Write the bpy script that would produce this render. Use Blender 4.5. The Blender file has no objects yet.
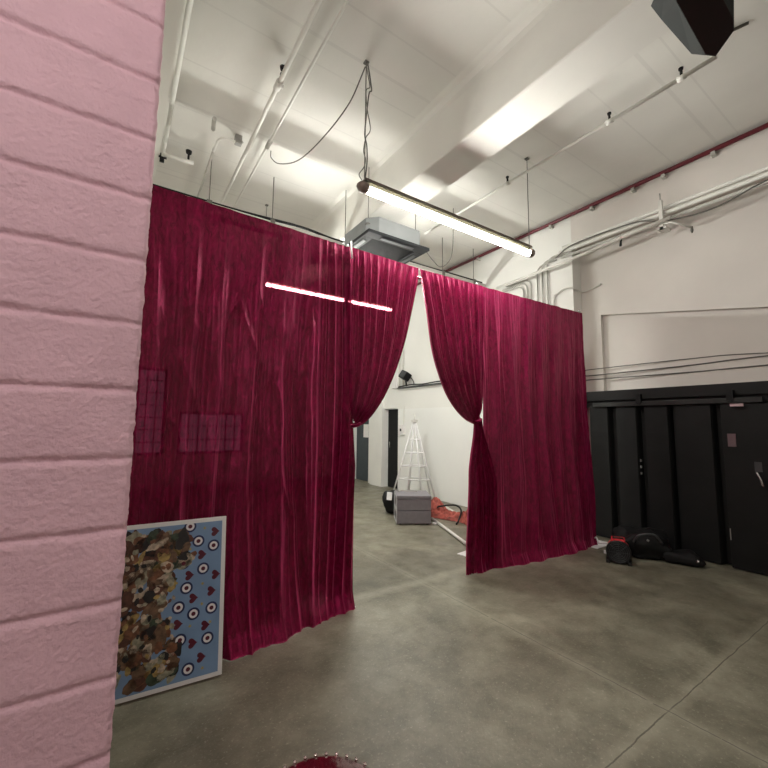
import bpy, bmesh, math, random
from math import sin, cos, pi, radians, exp, sqrt
from mathutils import Vector, Matrix, noise
random.seed(7)
C = bpy.context.scene.collection

# ------------------------------------------------------------------ materials
def new_mat(name):
    m = bpy.data.materials.new(name); m.use_nodes = True
    nt = m.node_tree
    return m, nt, nt.nodes['Principled BSDF']
def pm(name, col, rough=.5, metal=0., var=.12, scale=6., bump=0., bscale=60., spec=.5, coat=0.):
    m, nt, b = new_mat(name); N = nt.nodes; L = nt.links
    tc = N.new('ShaderNodeTexCoord')
    n = N.new('ShaderNodeTexNoise'); n.inputs['Scale'].default_value = scale; n.inputs['Detail'].default_value = 5
    L.new(tc.outputs['Object'], n.inputs['Vector'])
    r = N.new('ShaderNodeValToRGB')
    r.color_ramp.elements[0].position = .3; r.color_ramp.elements[1].position = .7
    r.color_ramp.elements[0].color = (*[max(0, c*(1-var)) for c in col], 1)
    r.color_ramp.elements[1].color = (*[min(1, c*(1+var)) for c in col], 1)
    L.new(n.outputs['Fac'], r.inputs['Fac']); L.new(r.outputs['Color'], b.inputs['Base Color'])
    b.inputs['Roughness'].default_value = rough; b.inputs['Metallic'].default_value = metal
    b.inputs['Specular IOR Level'].default_value = spec; b.inputs['Coat Weight'].default_value = coat
    if bump:
        n2 = N.new('ShaderNodeTexNoise'); n2.inputs['Scale'].default_value = bscale; n2.inputs['Detail'].default_value = 6
        L.new(tc.outputs['Object'], n2.inputs['Vector'])
        bp = N.new('ShaderNodeBump'); bp.inputs['Strength'].default_value = bump; bp.inputs['Distance'].default_value = .01
        L.new(n2.outputs['Fac'], bp.inputs['Height']); L.new(bp.outputs['Normal'], b.inputs['Normal'])
    return m
def emit(name, col, s):
    m = bpy.data.materials.new(name); m.use_nodes = True; nt = m.node_tree
    nt.nodes.clear(); e = nt.nodes.new('ShaderNodeEmission'); o = nt.nodes.new('ShaderNodeOutputMaterial')
    e.inputs['Color'].default_value = (*col, 1); e.inputs['Strength'].default_value = s
    nt.links.new(e.outputs[0], o.inputs['Surface']); return m

MT = {}
MT['ceil'] = pm('painted_ceiling', (.74, .73, .68), .75, var=.05, scale=1.3, bump=.25, bscale=9)
def seams(m, py, px):
    nt = m.node_tree; N = nt.nodes; L = nt.links; b = N['Principled BSDF']; src = b.inputs['Base Color'].links[0].from_socket
    tc = N.new('ShaderNodeTexCoord'); sx = N.new('ShaderNodeSeparateXYZ'); L.new(tc.outputs['Object'], sx.inputs[0]); acc = None
    for ax, per, wd in ((1, py, .008), (1, py*2.3, .016)):
        a = N.new('ShaderNodeMath'); a.operation = 'PINGPONG'; L.new(sx.outputs[ax], a.inputs[0]); a.inputs[1].default_value = per/2
        c = N.new('ShaderNodeMath'); c.operation = 'LESS_THAN'; L.new(a.outputs[0], c.inputs[0]); c.inputs[1].default_value = wd
        if acc is None: acc = c.outputs[0]
        else:
            d = N.new('ShaderNodeMath'); d.operation = 'MAXIMUM'; L.new(acc, d.inputs[0]); L.new(c.outputs[0], d.inputs[1]); acc = d.outputs[0]
    n = N.new('ShaderNodeTexNoise'); n.inputs['Scale'].default_value = 1.7; L.new(tc.outputs['Object'], n.inputs['Vector'])
    k = N.new('ShaderNodeMath'); k.operation = 'MULTIPLY'; L.new(acc, k.inputs[0]); L.new(n.outputs['Fac'], k.inputs[1])
    k2 = N.new('ShaderNodeMath'); k2.operation = 'MULTIPLY'; L.new(k.outputs[0], k2.inputs[0]); k2.inputs[1].default_value = .27
    mx = N.new('ShaderNodeMix'); mx.data_type = 'RGBA'; L.new(k2.outputs[0], mx.inputs[0]); L.new(src, mx.inputs[6]); mx.inputs[7].default_value = (.36, .35, .33, 1)
    L.new(mx.outputs[2], b.inputs['Base Color'])
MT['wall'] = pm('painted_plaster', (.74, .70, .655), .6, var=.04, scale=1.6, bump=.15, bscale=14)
MT['wallfar'] = pm('white_painted_wall', (.82, .82, .78), .55, var=.03, scale=1.2, bump=.1, bscale=14)
MT['board'] = pm('white_boarding', (.86, .87, .84), .5, var=.02, scale=1.2)
MT['pink'] = pm('pink_masonry_paint', (.74, .465, .535), .6, var=.04, scale=7, bump=.55, bscale=75, spec=.35)
MT['pipew'] = pm('white_painted_pipe', (.74, .73, .68), .45, var=.06, scale=9)
MT['pipeg'] = pm('grey_painted_pipe', (.50, .49, .45), .5, var=.1, scale=9)
MT['red'] = pm('dark_red_pipe_paint', (.13, .012, .022), .4, var=.15, scale=12)
MT['black'] = pm('matt_black', (.006, .006, .0065), .65, spec=.3, var=.3, scale=12)
MT['blackp'] = pm('black_painted_panel', (.0065, .0068, .0068), .55, spec=.3, var=.25, scale=5, bump=.15, bscale=30)
MT['trackp'] = pm('black_painted_steel', (.022, .024, .023), .32, var=.25, scale=5)
MT['dgrey'] = pm('dark_grey_plastic', (.05, .053, .056), .4, var=.1)
MT['fascia'] = pm('dark_fascia', (.018, .019, .021), .6, spec=.2)
MT['acg'] = pm('galvanised_sheet', (.20, .21, .21), .55, .0, var=.1, scale=4)
MT['chrome'] = pm('brushed_aluminium', (.72, .72, .72), .25, .9, var=.04)
MT['steel'] = pm('steel', (.38, .37, .35), .4, .7, var=.1)
MT['cap'] = pm('brown_grey_plastic_cap', (.16, .12, .10), .5)
MT['refl'] = pm('white_enamel_reflector', (.16, .15, .11), .35, var=.02)
MT['cable'] = pm('grey_cable', (.13, .125, .11), .6)
MT['case'] = pm('grey_case_laminate', (.20, .19, .205), .5, var=.07, scale=20)
MT['caseedge'] = pm('aluminium_edging', (.62, .63, .64), .4, .5)
MT['orange'] = pm('orange_red_cloth', (.33, .075, .055), .8, var=.55, scale=14, bump=.4, bscale=30)
MT['redpl'] = pm('bright_red_plastic', (.62, .02, .03), .4)
MT['rubber'] = pm('black_rubber', (.009, .009, .009), .5)
MT['white'] = pm('white_plastic', (.8, .8, .8), .45, var=.02)
MT['offw'] = pm('white_card', (.80, .78, .77), .5, var=.02)
MT['blue'] = pm('poster_sky_blue', (.19, .30, .48), .4, var=.06, scale=9)
MT['navy'] = pm('poster_navy', (.012, .02, .09), .4)
MT['pw'] = pm('poster_white', (.80, .76, .76), .4, var=.02)
MT['pmar'] = pm('poster_maroon', (.10, .005, .02), .4)
MT['pgold'] = pm('poster_gold', (.42, .33, .10), .5)
for k, c in dict(p1=(.10, .035, .02), p2=(.35, .24, .08), p3=(.04, .06, .035), p4=(.50, .40, .30), p5=(.19, .075, .035), p6=(.015, .012, .012), p7=(.30, .28, .20), p8=(.16, .09, .05)).items():
    MT[k] = pm('print_' + k.replace('p', 'patch'), c, .45, var=.45, scale=45)
MT['speak'] = pm('maroon_speaker_grille', (.016, .003, .006), .45, var=.2, scale=50)
MT['speakside'] = pm('black_green_cabinet', (.006, .010, .009), .7, var=.2, spec=.15)
MT['blued'] = pm('blue_grey_door_paint', (.035, .05, .06), .5)
MT['lamp'] = emit('fluorescent_tube', (1.0, .985, .92), 68)
MT['lamp2'] = emit('boosted_fluorescent_tube', (1.0, .99, .93), 140)  # added strength, to brighten the room beyond the curtain
MT['lamp3'] = emit('dimmed_fluorescent_tube', (1.0, .96, .93), 32)  # strength set lower to keep the front room from over-brightening
MT['day'] = emit('daylight', (.78, .88, 1.0), .8)
MT['sticker'] = pm('pale_pink_sticker', (.55, .38, .40), .5)
MT['sign'] = pm('dull_red_sign', (.16, .10, .11), .5)
MT['studs'] = pm('bright_stud', (.9, .8, .8), .12, 1.)
MT['satinmar'] = pm('glossy_maroon_vinyl', (.10, .004, .012), .16, var=.3, scale=14, bump=.3, bscale=22, coat=.5)

MT['slab'] = pm('painted_ceiling_slab', (.74, .73, .68), .75, var=.05, scale=1.3, bump=.25, bscale=9)
seams(MT['slab'], .61, 1.83)
# velvet: crushed, slightly sheer cloth
def velvet():
    m, nt, b = new_mat('burgundy_crushed_velvet'); N = nt.nodes; L = nt.links
    tc = N.new('ShaderNodeTexCoord')
    mp = N.new('ShaderNodeMapping'); mp.inputs['Scale'].default_value = (1, 1, .35)
    L.new(tc.outputs['Object'], mp.inputs['Vector'])
    n = N.new('ShaderNodeTexNoise'); n.inputs['Scale'].default_value = 26; n.inputs['Detail'].default_value = 9; n.inputs['Roughness'].default_value = .7
    n.inputs['Distortion'].default_value = 1.2
    L.new(mp.outputs['Vector'], n.inputs['Vector'])
    r = N.new('ShaderNodeValToRGB'); e = r.color_ramp.elements
    e[0].position = .36; e[0].color = (.085, .0007, .014, 1)
    e[1].position = .66; e[1].color = (.27, .0045, .058, 1)
    L.new(n.outputs['Fac'], r.inputs['Fac']); L.new(r.outputs['Color'], b.inputs['Base Color'])
    b.inputs['Roughness'].default_value = .36
    b.inputs['Specular IOR Level'].default_value = .3
    b.inputs['Specular Tint'].default_value = (1, .38, .55, 1)
    b.inputs['Sheen Weight'].default_value = 1.0; b.inputs['Sheen Roughness'].default_value = .42; b.inputs['Metallic'].default_value = .35
    b.inputs['Sheen Tint'].default_value = (1, .11, .32, 1)
    mp2 = N.new('ShaderNodeMapping'); mp2.inputs['Scale'].default_value = (1, 1, .12)
    L.new(tc.outputs['Object'], mp2.inputs['Vector'])
    n2 = N.new('ShaderNodeTexNoise'); n2.inputs['Scale'].default_value = 38; n2.inputs['Detail'].default_value = 3
    L.new(mp2.outputs['Vector'], n2.inputs['Vector'])
    ad = N.new('ShaderNodeMath'); ad.operation = 'ADD'
    L.new(n.outputs['Fac'], ad.inputs[0]); L.new(n2.outputs['Fac'], ad.inputs[1])
    bp = N.new('ShaderNodeBump'); bp.inputs['Strength'].default_value = .4; bp.inputs['Distance'].default_value = .005
    L.new(ad.outputs[0], bp.inputs['Height']); L.new(bp.outputs['Normal'], b.inputs['Normal'])
    tr = N.new('ShaderNodeBsdfTransparent'); tr.inputs['Color'].default_value = (1, .30, .40, 1)
    mx = N.new('ShaderNodeMixShader'); mx.inputs[0].default_value = .028
    L.new(b.outputs[0], mx.inputs[1]); L.new(tr.outputs[0], mx.inputs[2])
    L.new(mx.outputs[0], nt.nodes['Material Output'].inputs['Surface'])
    return m
MT['velvet'] = velvet()

def floor_mat():
    m, nt, b = new_mat('worn_sealed_concrete'); N = nt.nodes; L = nt.links
    tc = N.new('ShaderNodeTexCoord'); V = tc.outputs['Object']
    def noi(s, d=6, r=.55, dist=0):
        n = N.new('ShaderNodeTexNoise'); n.inputs['Scale'].default_value = s; n.inputs['Detail'].default_value = d
        n.inputs['Roughness'].default_value = r; n.inputs['Distortion'].default_value = dist
        L.new(V, n.inputs['Vector']); return n.outputs['Fac']
    def ramp(f, stops):
        r = N.new('ShaderNodeValToRGB'); e = r.color_ramp.elements
        while len(e) < len(stops): e.new(.5)
        for i, (p, c) in enumerate(stops): e[i].position = p; e[i].color = (*c, 1)
        L.new(f, r.inputs['Fac']); return r.outputs['Color']
    def mixc(f, a, c, mode='MIX'):
        x = N.new('ShaderNodeMix'); x.data_type = 'RGBA'; x.blend_type = mode
        if isinstance(f, float): x.inputs[0].default_value = f
        else: L.new(f, x.inputs[0])
        for i, v in ((6, a), (7, c)):
            if isinstance(v, tuple): x.inputs[i].default_value = (*v, 1)
            else: L.new(v, x.inputs[i])
        return x.outputs[2]
    def ma(op, a, c=None, cl=False):
        x = N.new('ShaderNodeMath'); x.operation = op; x.use_clamp = cl
        for i, v in ((0, a), (1, c)):
            if v is None: continue
            if isinstance(v, (int, float)): x.inputs[i].default_value = v
            else: L.new(v, x.inputs[i])
        return x.outputs[0]
    base = ramp(noi(1.1, 8, .6, .6), [(.3, (.125, .115, .082)), (.5, (.195, .183, .138)), (.72, (.29, .275, .21))])
    st = ramp(noi(3.5, 9, .7, .3), [(.35, (.66, .65, .61)), (.65, (1.18, 1.18, 1.16))])
    col = mixc(1.0, base, st, 'MULTIPLY')
    sp = ramp(noi(55, 4, .7), [(.57, (0, 0, 0)), (.74, (1, 1, 1))])
    spf = ma('MULTIPLY', sp, .6)
    col = mixc(spf, col, (.50, .47, .38))
    dk = ramp(noi(24, 8, .7), [(.28, (1, 1, 1)), (.45, (0, 0, 0))])
    col = mixc(ma('MULTIPLY', dk, .35), col, (.07, .065, .055))
    # control joints and their worn filler bands
    sx = N.new('ShaderNodeSeparateXYZ'); L.new(V, sx.inputs[0])
    wob = ma('MULTIPLY', ma('SUBTRACT', noi(7, 5), .5), .025)
    def joint(axis, pos, wband, band=.45, line=.85):
        nonlocal col
        d = ma('ABSOLUTE', ma('ADD', ma('SUBTRACT', sx.outputs[axis], pos), wob))
        bnd = ma('SUBTRACT', 1., ma('DIVIDE', d, wband), True)
        bnd = ma('MULTIPLY', ma('MULTIPLY', bnd, noi(9, 5)), band*2)
        col = mixc(ma('MINIMUM', bnd, .8), col, (.36, .34, .26))
        ln = ma('LESS_THAN', d, .0035)
        ln = ma('MULTIPLY', ln, ma('GREATER_THAN', noi(5, 3), .33))
        col = mixc(ma('MULTIPLY', ln, line), col, (.07, .06, .045))
    joint(1, 1.04, .06); joint(0, 2.54, .06); joint(1, 3.12, .10, .6, .3); joint(0, 5.0, .05, .3); joint(1, 5.1, .05, .3)
    L.new(col, b.inputs['Base Color'])
    rr = ramp(noi(5, 6, .6), [(.3, (.30,)*3), (.7, (.52,)*3)])
    L.new(rr, b.inputs['Roughness'])
    b.inputs['Specular IOR Level'].default_value = .5
    bp = N.new('ShaderNodeBump'); bp.inputs['Strength'].default_value = .6; bp.inputs['Distance'].default_value = .005
    L.new(noi(45, 7, .7), bp.inputs['Height']); L.new(bp.outputs['Normal'], b.inputs['Normal'])
    return m
MT['floor'] = floor_mat()

# ------------------------------------------------------------------ mesh helpers
class MB:
    def __init__(s): s.v = []; s.f = []; s.m = []; s.sm = []
    def add(s, vs, fs, mi=0, smooth=False):
        o = len(s.v); s.v += [tuple(v) for v in vs]
        for f in fs: s.f.append(tuple(i+o for i in f)); s.m.append(mi); s.sm.append(smooth)
        return s
    def box(s, a, b, mi=0, M=None):
        x0, y0, z0 = [min(a[i], b[i]) for i in range(3)]; x1, y1, z1 = [max(a[i], b[i]) for i in range(3)]
        vs = [(x0,y0,z0),(x1,y0,z0),(x1,y1,z0),(x0,y1,z0),(x0,y0,z1),(x1,y0,z1),(x1,y1,z1),(x0,y1,z1)]
        if M: vs = [M @ Vector(v) for v in vs]
        return s.add(vs, [(0,3,2,1),(4,5,6,7),(0,1,5,4),(1,2,6,5),(2,3,7,6),(3,0,4,7)], mi)
    def tube(s, pts, r, n=12, mi=0, caps=True):
        pts = [Vector(p) for p in pts]; rs = r if isinstance(r, (list, tuple)) else [r]*len(pts)
        vs = []; prev = None
        for i, p in enumerate(pts):
            t = (pts[min(i+1, len(pts)-1)] - pts[max(i-1, 0)]).normalized()
            if prev is None:
                a = Vector((0, 0, 1)) if abs(t.z) < .9 else Vector((1, 0, 0))
                u = t.cross(a).normalized()
            else:
                u = (prev - t*prev.dot(t)).normalized()
            prev = u; w = t.cross(u)
            for k in range(n):
                a = 2*pi*k/n; vs.append(p + (u*cos(a) + w*sin(a))*rs[i])
        fs = []
        for i in range(len(pts)-1):
            for k in range(n):
                k2 = (k+1) % n
                fs.append((i*n+k, i*n+k2, (i+1)*n+k2, (i+1)*n+k))
        s.add(vs, fs, mi, True)
        if caps:
            o = len(s.v) - len(vs)
            s.f.append(tuple(o+k for k in range(n))[::-1]); s.m.append(mi); s.sm.append(False)
            s.f.append(tuple(o+(len(pts)-1)*n+k for k in range(n))); s.m.append(mi); s.sm.append(False)
        return s
    def lathe(s, prof, c, n=32, mi=0, M=None):
        vs = []; 
        for (r, z) in prof:
            for k in range(n):
                a = 2*pi*k/n; v = Vector((r*cos(a), r*sin(a), z))
                vs.append((M @ v) if M else v + Vector(c))
        fs = [(i*n+k, i*n+(k+1) % n, (i+1)*n+(k+1) % n, (i+1)*n+k) for i in range(len(prof)-1) for k in range(n)]
        s.add(vs, fs, mi, True)
        o = len(s.v)-len(vs)
        if prof[0][0] > 1e-6: s.f.append(tuple(o+k for k in range(n))[::-1]); s.m.append(mi); s.sm.append(False)
        if prof[-1][0] > 1e-6: s.f.append(tuple(o+(len(prof)-1)*n+k for k in range(n))); s.m.append(mi); s.sm.append(False)
        return s
    def prism(s, poly, h0, h1, axis=0, mi=0):
        """polygon in the two other axes, extruded along axis"""
        n = len(poly); vs = []
        for h in (h0, h1):
            for p in poly:
                q = list(p); q.insert(axis, h); vs.append(q)
        fs = [tuple(range(n))[::-1], tuple(range(n, 2*n))] + [(i, (i+1) % n, (i+1) % n+n, i+n) for i in range(n)]
        return s.add(vs, fs, mi)
    def build(s, name, mats, parent=None, bevel=0., loc=(0, 0, 0), fixn=True, inv=None):
        me = bpy.data.meshes.new(name); L = Vector(loc)
        me.from_pydata([tuple(Vector(v)-L) for v in s.v], [], s.f)
        if not isinstance(mats, (list, tuple)): mats = [mats]
        for m in mats: me.materials.append(m)
        me.polygons.foreach_set('material_index', s.m); me.polygons.foreach_set('use_smooth', s.sm)
        me.update()
        if fixn:
            bm = bmesh.new(); bm.from_mesh(me); bmesh.ops.recalc_face_normals(bm, faces=bm.faces); bm.to_mesh(me); bm.free()
        o = bpy.data.objects.new(name, me); C.objects.link(o)
        o.location = L
        if parent:
            o.parent = parent; o.location = L - parent.location if L.length else Vector((0, 0, 0)) - parent.location
        if bevel:
            b = o.modifiers.new('bevel', 'BEVEL'); b.width = bevel; b.segments = 2; b.limit_method = 'ANGLE'
        return o
def tag(o, label=None, cat=None, group=None, kind=None):
    if label: o['label'] = label
    if cat: o['category'] = cat
    if group: o['group'] = group
    if kind: o['kind'] = kind
    return o
def thing(name, loc, label, cat, group=None):
    o = bpy.data.objects.new(name, None); C.objects.link(o); o.location = loc; o.empty_display_size = .1
    return tag(o, label, cat, group)
def struct(o): o['kind'] = 'structure'; return o
def arc(c, r, a0, a1, ax, ay, n=8):
    c = Vector(c); ax = Vector(ax); ay = Vector(ay)
    return [c + ax*r*cos(a0+(a1-a0)*i/n) + ay*r*sin(a0+(a1-a0)*i/n) for i in range(n+1)]
def spline(pts, n=10):
    P = [Vector(p) for p in pts]; P = [P[0]*2-P[1]] + P + [P[-1]*2-P[-2]]; out = []
    for i in range(1, len(P)-2):
        for k in range(n):
            t = k/n
            out.append(.5*((2*P[i]) + (P[i+1]-P[i-1])*t + (2*P[i-1]-5*P[i]+4*P[i+1]-P[i+2])*t*t + (3*P[i]-P[i-1]-3*P[i+1]+P[i+2])*t**3))
    out.append(P[-2]); return out

# ------------------------------------------------------------------ setting
ZC = 4.70; WR = 5.50; WN = 5.72
struct(MB().box((-4.2, -5.2, -.15), (6.0, 10.9, 0)).build('floor', MT['floor']))
struct(MB().box((-4.2, -5.2, ZC), (6.0, 10.9, ZC+.15)).build('ceiling', MT['slab']))
# pink block wall close to the camera: coursed face, ragged end
def pink_wall():
    yp = 1.35; x1 = .046; cell = .194; z0 = 1.59
    xs = [-4.0, -3, -2.4, -1.8, -1.3, -.9, -.62] + [-.60+.006*i for i in range(int((x1+.60)/.006)+1)]
    xs = [x for x in xs if x < x1-.001] + [x1]
    zs = []; z = 0.0
    while z < ZC: zs.append(z); z += .0055 if .55 < z < 2.8 else .02
    zs.append(ZC)
    def depth(x, z):
        q = (z - z0)/cell; k = math.floor(q+.5); d = abs(q-k)*cell
        xi = x + .03*noise.noise(Vector((z*9, 0, 3)))
        wz = d + .005*noise.noise(Vector((x*14, z*14, 0))) + .004*noise.noise(Vector((x*50, z*50, 0)))
        g = exp(-(max(0, wz)/.0085)**2)*.011
        course = math.floor(q); off = (.2 if course % 2 else 0.)
        xv = (x + .29 + off) / .4; dv = abs(xv-round(xv))*.4
        n = .0035*noise.noise(Vector((x*6, z*6, 1))) + .0017*noise.noise(Vector((x*30, z*30, 2))) + .001*noise.noise(Vector((x*80, z*80, 5)))
        e = max(0, (x-(x1-.012))/.012)
        return yp + g - n + .010*e*e
    vs = []; nx = len(xs); nz = len(zs)
    for z in zs:
        for x in xs:
            xx = x
            if x > x1-.02: xx = x + .0035*noise.noise(Vector((z*25, 0, 9))) + .0025*noise.noise(Vector((z*80, 0, 4)))
            vs.append((xx, depth(x, z), z))
    fs = [(j*nx+i, j*nx+i+1, (j+1)*nx+i+1, (j+1)*nx+i) for j in range(nz-1) for i in range(nx-1)]
    mb = MB(); mb.add(vs, fs, 0, True)
    # end face and back
    o = len(mb.v)
    for z in zs:
        mb.v.append((x1-.002, yp+.20, z))
    for j in range(nz-1):
        mb.f.append((j*nx+nx-1, o+j, o+j+1, (j+1)*nx+nx-1)); mb.m.append(0); mb.sm.append(False)
    mb.add([(-4, yp+.2, 0), (x1-.002, yp+.2, 0), (x1-.002, yp+.2, ZC), (-4, yp+.2, ZC)], [(0, 3, 2, 1)])
    return struct(mb.build('wall_pink', MT['pink'], fixn=False))
pink_wall()
struct(MB().box((-.25, 1.55, 0), (-.05, 10.6, ZC)).build('wall_left', MT['wall']))
struct(MB().box((-.05, 1.56, 4.25), (.19, 4.95, ZC)).build('trim_1', MT['ceil']))          # boxed beam along the left wall
struct(MB().box((-4.2, -5.2, 0), (-4.0, 1.55, ZC)).build('wall_outer', MT['wall']))
struct(MB().box((-4.2, -5.2, 0), (6.0, -5.0, ZC)).build('wall_rear', MT['wall']))
# downstand beam along the ceiling with a soft haunch
prof = [(2.40, ZC), (2.46, ZC-.015), (2.495, ZC-.05), (2.505, ZC-.10), (2.51, 4.15), (2.52, 4.14), (2.90, 4.14), (2.91, 4.15), (2.91, ZC)]
mb = MB(); n = len(prof)
vs = [(x, y, z) for y in (-5, 10.6) for x, z in prof]
mb.add(vs, [(i, i+1, i+1+n, i+n) for i in range(n-1)])
struct(mb.build('trim_2', MT['ceil']))
# right side: recessed wall near, flush wall far, band under the ceiling
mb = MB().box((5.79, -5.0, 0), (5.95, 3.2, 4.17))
mb.prism([(3.2, 1.9), (3.2, 4.17), (-5, 4.17), (-5, 1.60), (1.16, 2.80), (2.93, 3.11), (2.93, 1.9)], 5.72, 5.80, 0)  # proud slab cut so the slanted recess below imitates a cast shadow
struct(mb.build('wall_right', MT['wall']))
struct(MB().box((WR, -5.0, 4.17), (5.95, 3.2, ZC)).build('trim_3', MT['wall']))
mb = MB().box((WR, 3.2, 0), (5.95, 7.60, ZC)).box((WR, 8.17, 0), (5.95, 8.9, ZC)).box((WR, 9.75, 0), (5.95, 10.6, ZC))
mb.box((WR, 7.60, 1.88), (5.95, 8.17, ZC)).box((WR, 8.9, 1.95), (5.95, 9.75, ZC))
struct(mb.build('wall_right_far', MT['wallfar']))
struct(MB().box((5.485, 3.22, 0), (5.52, 7.58, 1.86)).box((5.47, 3.22, 2.30), (5.52, 7.60, 2.33)).build('trim_4', MT['board']))
struct(MB().box((5.42, 8.17, 0), (5.50, 8.70, 2.30)).build('trim_5', MT['wallfar']))
# doors in the far wall
d = struct(MB().box((5.60, 7.62, 0), (5.64, 8.15, 1.87)).build('door_1', MT['black'], bevel=.003))
MB().tube([(5.60, 8.02, .95), (5.56, 8.02, .95), (5.56, 8.02, 1.08), (5.60, 8.02, 1.08)], .008).build('door_handle', MT['chrome'], d)
d = struct(MB().box((5.62, 8.92, 0), (5.66, 9.73, 1.94)).build('door_2', MT['blued'], bevel=.003))
MB().box((5.61, 9.1, 1.15), (5.622, 9.35, 1.5)).build('notice', MT['offw'], d)
MB().tube([(5.62, 9.02, .9), (5.58, 9.02, .9), (5.58, 9.02, 1.0), (5.62, 9.02, 1.0)], .008).build('door_handle', MT['chrome'], d)
# back wall with two steel windows
wins = [(.35, .95, .75, 2.75), (1.25, 2.75, .75, 1.75)]
mb = MB(); y0, y1 = 10.6, 10.75; xs = -.25
edges = []
for (a, b, c, d_) in wins:
    mb.box((xs, y0, 0), (a, y1, ZC)); mb.box((a, y0, 0), (b, y1, c)); mb.box((a, y0, d_), (b, y1, ZC)); xs = b
mb.box((xs, y0, 0), (5.95, y1, ZC)); struct(mb.build('wall_back', MT['wallfar']))
for i, (a, b, c, d_) in enumerate(wins):
    fr = MB()
    fr.box((a, 10.62, c), (a+.05, 10.68, d_)).box((b-.05, 10.62, c), (b, 10.68, d_)).box((a, 10.62, c), (b, 10.68, c+.05)).box((a, 10.62, d_-.05), (b, 10.68, d_))
    nx = max(2, round((b-a)/.22)); nz = round((d_-c)/.3)
    for k in range(1, nx): x = a+(b-a)*k/nx; fr.box((x-.012, 10.63, c), (x+.012, 10.67, d_))
    for k in range(1, nz): z = c+(d_-c)*k/nz; fr.box((a, 10.63, z-.012), (b, 10.67, z+.012))
    w = struct(fr.build('window_%d' % (i+1), MT['dgrey']))
    MB().box((a, 10.70, c), (b, 10.71, d_)).build('pane', MT['day'], w)

# ------------------------------------------------------------------ fluorescent battens
def batten(loc, label, ln=2.36, lamp='lamp'):
    t = thing('fluorescent_light', loc, label, 'light', 'hanging fluorescent lights')
    x, y, z = loc
    def P(dx, dy, dz): return (x+dx, y+dy, z+dz)
    mb = MB().box(P(.05, -.020, .040), P(ln-.05, .020, .075))
    mb.prism([(y-.046, z+.060), (y-.020, z+.082), (y+.020, z+.082), (y+.046, z+.060), (y+.046, z+.064), (y+.022, z+.088), (y-.022, z+.088), (y-.046, z+.064)], x+.05, x+ln-.05, 0)
    mb.build('reflector', MT['refl'], t)
    MB().box(P(.04, -.030, .084), P(ln-.04, .030, .098)).build('housing', MT['cap'], t)
    MB().tube([P(.06, 0, 0), P(ln-.06, 0, 0)], .024, 20).build('tube', MT[lamp], t)
    for s, xx in ((1, .0), (-1, ln)):
        mb = MB()
        prof = [(.020, -.02), (.040, 0), (.050, .015), (.050, .055), (.046, .075)]
        M = Matrix.Translation(Vector(P(xx, 0, .022))) @ Matrix.Rotation(s*pi/2, 4, 'Y')
        mb.lathe(prof, (0, 0, 0), 10, 0, M); mb.build('end_cap', MT['cap'], t)
    return t
f1 = batten((1.595, 2.785, 3.50), 'lit fluorescent batten hanging just above the burgundy curtain')
def rod(f, dx, mat='steel'):
    x, y, z = f.location
    MB().tube([(x+dx, y, z+.07), (x+dx, y, ZC+.004)], .0045, 8).box((x+dx-.02, y-.02, ZC-.012), (x+dx+.02, y+.02, ZC)).build('suspension_rod', MT['cable'], f)
rod(f1, .045); rod(f1, 2.305)
MB().tube(spline([(1.63, 2.77, 4.66), (1.655, 2.77, 4.55), (1.675, 2.775, 4.47), (1.64, 2.78, 4.42), (1.655, 2.78, 4.25), (1.69, 2.78, 4.08), (1.645, 2.78, 3.98), (1.625, 2.78, 3.85), (1.645, 2.78, 3.78), (1.63, 2.78, 3.70), (1.585, 2.78, 3.62), (1.61, 2.78, 3.575)], 6), .0045, 8).build('twisted_cord', MT['cable'], f1)
MB().tube(spline([(1.645, 2.77, 4.68), (1.675, 2.765, 4.52), (1.69, 2.77, 4.44), (1.665, 2.77, 4.40), (1.648, 2.78, 4.2), (1.63, 2.775, 4.0), (1.65, 2.77, 3.9), (1.655, 2.77, 3.75), (1.64, 2.78, 3.58)], 6), .006, 8).build('twisted_cord', MT['cable'], f1)
def copy_tree(o, loc, label):
    c = o.copy(); C.objects.link(c); c.location = loc; c['label'] = label
    for ch in list(o.children):
        d = ch.copy(); C.objects.link(d); d.parent = c
    return c
f2 = batten((1.595, 5.60, 3.50), 'lit fluorescent batten glimpsed through the left curtain panel', lamp='lamp2')
rod(f2, .045); rod(f2, 2.305)
f1b = batten((-2.1, -.25, 3.50), 'fluorescent batten behind the viewpoint, nearest the pink wall', lamp='lamp3'); rod(f1b, .045); rod(f1b, 2.305)
copy_tree(f1b, (-1.3, -3.0, 3.50), 'fluorescent batten at the rear of the front room, left')

# swooping cord from rod top to the ceiling pipe
tag(MB().tube(spline([(1.635, 2.79, 4.66), (1.60, 3.02, 4.45), (1.50, 3.35, 4.28), (1.40, 3.72, 4.22), (1.31, 4.05, 4.33), (1.262, 4.21, 4.47), (1.255, 4.22, 4.56)], 8), .006, 8)
    .build('slack_wire', MT['cable']), 'slack grey cord looping from the light rod top to a ceiling pipe', 'cord')

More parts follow.
